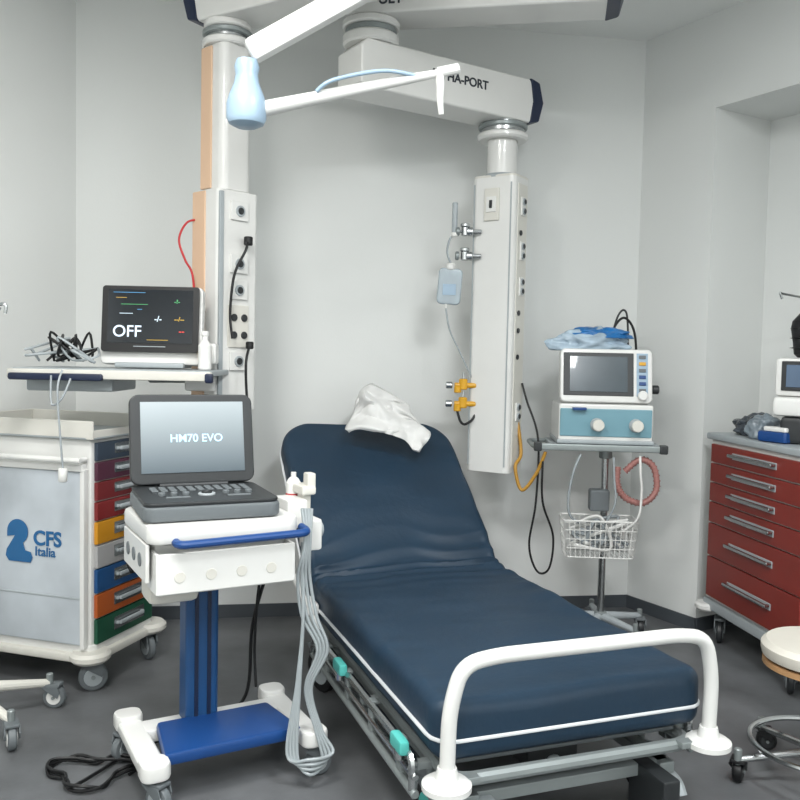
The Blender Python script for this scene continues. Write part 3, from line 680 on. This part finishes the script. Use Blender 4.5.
# pink hose + white hose + cables
b=B(); pts=smooth([(1.02,3.80,.80),(1.08,3.78,.855),(1.14,3.78,.82),(1.155,3.78,.72),(1.10,3.78,.66),(1.02,3.78,.68),(.98,3.78,.74),(.98,3.78,.82)],10)
b.tube(pts,.013,HOSE,10,rf=None); 
for i in range(0,len(pts)-1,2):
    d=(pts[i+1]-pts[i]); Mh=T(pts[i])@d.to_track_quat('Z','Y').to_matrix().to_4x4(); b.lathe([(.012,-.002),(.0165,-.002),(.0165,.002),(.012,.002)],Mh,HOSE,10)
o=b.obj('corrugated_hose',wn=False,sharp=60); top(o,'pinkish corrugated breathing hose looped beside the trolley pole','hose')
b=B(); b.tube(smooth([(.80,3.72,.88),(.77,3.72,.80),(.755,3.74,.68),(.77,3.76,.60),(.82,3.79,.56)],8),.006,TUBE,8); b.tube(smooth([(1.055,3.70,.88),(1.06,3.70,.8),(1.07,3.71,.72),(1.06,3.72,.60),(1.0,3.78,.52)],8),.006,WHITE,8)
b.tube(smooth([(.945,3.72,.87),(.95,3.72,.78),(.96,3.73,.66),(.92,3.78,.54)],8),.005,TUBE,8)
o=b.obj('breathing_hose',wn=False,sharp=60); top(o,'white breathing hoses hanging below the trolley shelf into the basket','hose')
b=B(); b.tube(smooth([(1.0,4.12,1.30),(1.02,4.11,1.44),(1.07,4.11,1.50),(1.12,4.11,1.44),(1.135,4.11,1.30),(1.12,4.11,1.1)],8),.006,BLACK); b.tube(smooth([(1.0,4.12,1.30),(1.04,4.12,1.50),(1.085,4.12,1.52),(1.10,4.12,1.3)],8),.005,DGREY)
o=b.obj('ventilator_cable',wn=False,sharp=60); top(o,'black cables arching behind the ventilator','cable')
# ================================================================ RED CABINET
CX,CY=1.505,3.55
rc=thing('drawer_cabinet','white drawer cabinet on castors with dark red drawer fronts','drawer cabinet',(CX,CY,0),-82.3)
Wc=.78; Dc=.40
b=B(); b.box((Wc,Dc,.74),(0,Dc/2,.57),WHITE,.006); b.obj('body',rc)
b=B(); b.box((Wc+.03,Dc+.03,.03),(0,Dc/2-.005,.955),LGREY,.008); b.box((Wc+.03,.015,.035),(0,Dc+.0,.98),LGREY,.004); b.obj('top_tray',rc)
hs=[.078,.078,.078,.085,.135,.165]; zt=.925; zb=.215; sc=(zt-zb)/sum(hs); z=zt
for h in hs:
    h*=sc; zc=z-h/2; z-=h
    b=B(); b.box((Wc-.06,.018,h-.007),(0,-.008,zc),RED,.003); dr=b.obj('drawer',rc)
    b=B(); b.box((.34,.014,.016),(.0,-.040,zc+.008),CHROME,.005)
    for sx in (-.16,.16): b.box((.014,.030,.012),(sx,-.027,zc+.008),CHROME,.004)
    b.box((.34,.003,.028),(.0,-.018,zc+.004),LGREY,.001); b.obj('handle',dr)
b=B(); b.box((Wc+.02,Dc+.02,.05),(0,Dc/2,.175),LGREY,.01)
for sx in (-1,1): b.cyl(.06,.035,T(sx*(Wc/2-.01),.01,.14),WHITE,.01,28)
b.obj('base_frame',rc)
for x,y in ((-Wc/2+.05,.05),(Wc/2-.14,.03),(-Wc/2+.05,Dc-.05),(Wc/2-.05,Dc-.05)): caster(rc,(x,y,0),.054,60,tire=DGREY)
b=B(); b.rod((-.05,.25,.96),(-.05,.25,1.62),.010,CHROME); b.tube(smooth([(-.05,.11,1.57),(-.05,.10,1.595),(-.05,.12,1.59),(-.05,.25,1.575),(-.05,.37,1.59),(-.05,.39,1.595),(-.05,.385,1.57)],5),.005,CHROME,8)
b.obj('infusion_hook',rc,label='chrome pole with hooks')
def cabpt(x,y,z): return FR[rc.name]@Vector((x,y,z))
p=cabpt(.13,.17,.972)
df=thing('portable_defibrillator','white portable device with blue screen on the cabinet top','medical device',tuple(p),-40)
b=B(); b.box((.30,.18,.08),(0,0,.15),WHITE,.02); b.box((.24,.16,.11),(0,0,.055),DGREY,.02); b.box((.30,.16,.16),(0,.01,.27),WHITE,.02); b.obj('housing',df)
b=B(); b.box((.24,.008,.12),(0,-.074,.275),DGREY,.004); b.box((.20,.004,.09),(0,-.079,.275),mat('muted_blue_screen','#4a5f78',.2,coat=.4),.001); b.obj('screen',df)
p=cabpt(.07,.15,1.322)
b=B(); b.lathe([(0,0),(.03,.0),(.045,.015),(.05,.06),(.06,.12),(.055,.15),(.03,.18),(.02,.19),(.02,.21),(0,.21)],T(p),BLACK); 
for z in (.04,.08,.12): b.lathe([(.05,z-.003),(.064,z),(.05,z+.003)],T(p),DGREY)
o=b.obj('resuscitator_bag'); top(o,'black rubber resuscitator bag standing on the device','resuscitator bag')
DKBAG=mat('dark_film','#3a4047',.25,var=.5,scale=12)
bag('instrument_bag','dark crumpled plastic bag of instruments on the cabinet',cabpt(-.26,.14,.972),.10,.10,.065,DKBAG,3,.3)
bag('instrument_bag','grey crumpled plastic bag beside the device on the cabinet',cabpt(-.10,.09,.972),.075,.06,.07,mat('pale_film','#79848c',.3,var=.4,scale=14),7,.3)
b=B(); M=FR[rc.name]@T(.06,.04,.972)@RZ(20); b.rslab(.14,.06,.045,.012,M,ROYAL,.01); b.rslab(.11,.05,.02,.01,M@T(.01,0,.044),WHITE,.006); o=b.obj('supply_pack'); top(o,'blue and white folded supply pack on the cabinet top','supply pack')
# ================================================================ STOOL
stl=thing('rolling_stool','low round rolling stool with cream seat and chrome base','stool',(1.315,2.56,0),10)
b=B(); b.lathe([(0,0),(.15,0),(.175,.012),(.18,.03),(.18,.045),(.165,.06),(0,.065)],T(0,0,.385),mat('cream_vinyl','#c4c0b6',.5,var=.04),36); b.obj('seat',stl)
b=B(); b.lathe([(0,0),(.14,0),(.174,.01),(.174,.026),(0,.026)],T(0,0,.36),mat('beech_wood','#a9835c',.5,var=.15,scale=12),36); b.obj('seat_base',stl)
b=B(); b.cyl(.016,.30,T(0,0,.07),CHROME); b.cyl(.028,.12,T(0,0,.08),DGREY); 
for k in range(5):
    a=math.radians(72*k+26); b.rod((0,0,.11),(.25*math.cos(a),.25*math.sin(a),.075),.014,CHROME,r2=.010)
b.obj('base',stl)
b=B(); b.tube([(.20*math.cos(2*math.pi*k/48),.20*math.sin(2*math.pi*k/48),.125) for k in range(48)],.009,CHROME,8,closed=True); b.obj('foot_ring',stl)
for k in range(5):
    a=math.radians(72*k+26); caster(stl,(.25*math.cos(a),.25*math.sin(a),0),.033,k*70,hub=DGREY,fork=BLACK)
# ================================================================ INFUSION STAND (left)
iv=thing('infusion_stand','chrome infusion stand on five castors with blue bag','infusion stand',(-1.46,2.85,0),0)
b=B(); b.cyl(.013,1.36,T(0,0,.09),CHROME); b.tube(smooth([(-.11,0,1.42),(-.12,0,1.44),(-.10,0,1.435),(0,0,1.40),(.10,0,1.435),(.135,0,1.44),(.135,0,1.41)],5),.006,CHROME,8); b.obj('pole',iv)
b=B(); 
for k in range(5):
    a=math.radians(-35+72*k); b.rod((0,0,.13),(.27*math.cos(a),.27*math.sin(a),.09),.022,CREAM,r2=.014)
b.cyl(.04,.07,T(0,0,.09),CREAM); b.obj('base',iv)
for k in range(5):
    a=math.radians(-35+72*k); caster(iv,(.27*math.cos(a),.27*math.sin(a),0),.04,k*60+30,hub=WHITE,tire=GREY)
b=B(); b.lathe([(0,0),(.03,0),(.04,.01),(.042,.10),(.03,.14),(0,.145)],T(.08,-.02,1.18),ROYAL,20); b.rod((.08,-.02,1.32),(.12,0,1.43),.003,CHROME,6); b.obj('hanging_bag',iv,label='small blue hanging bag')
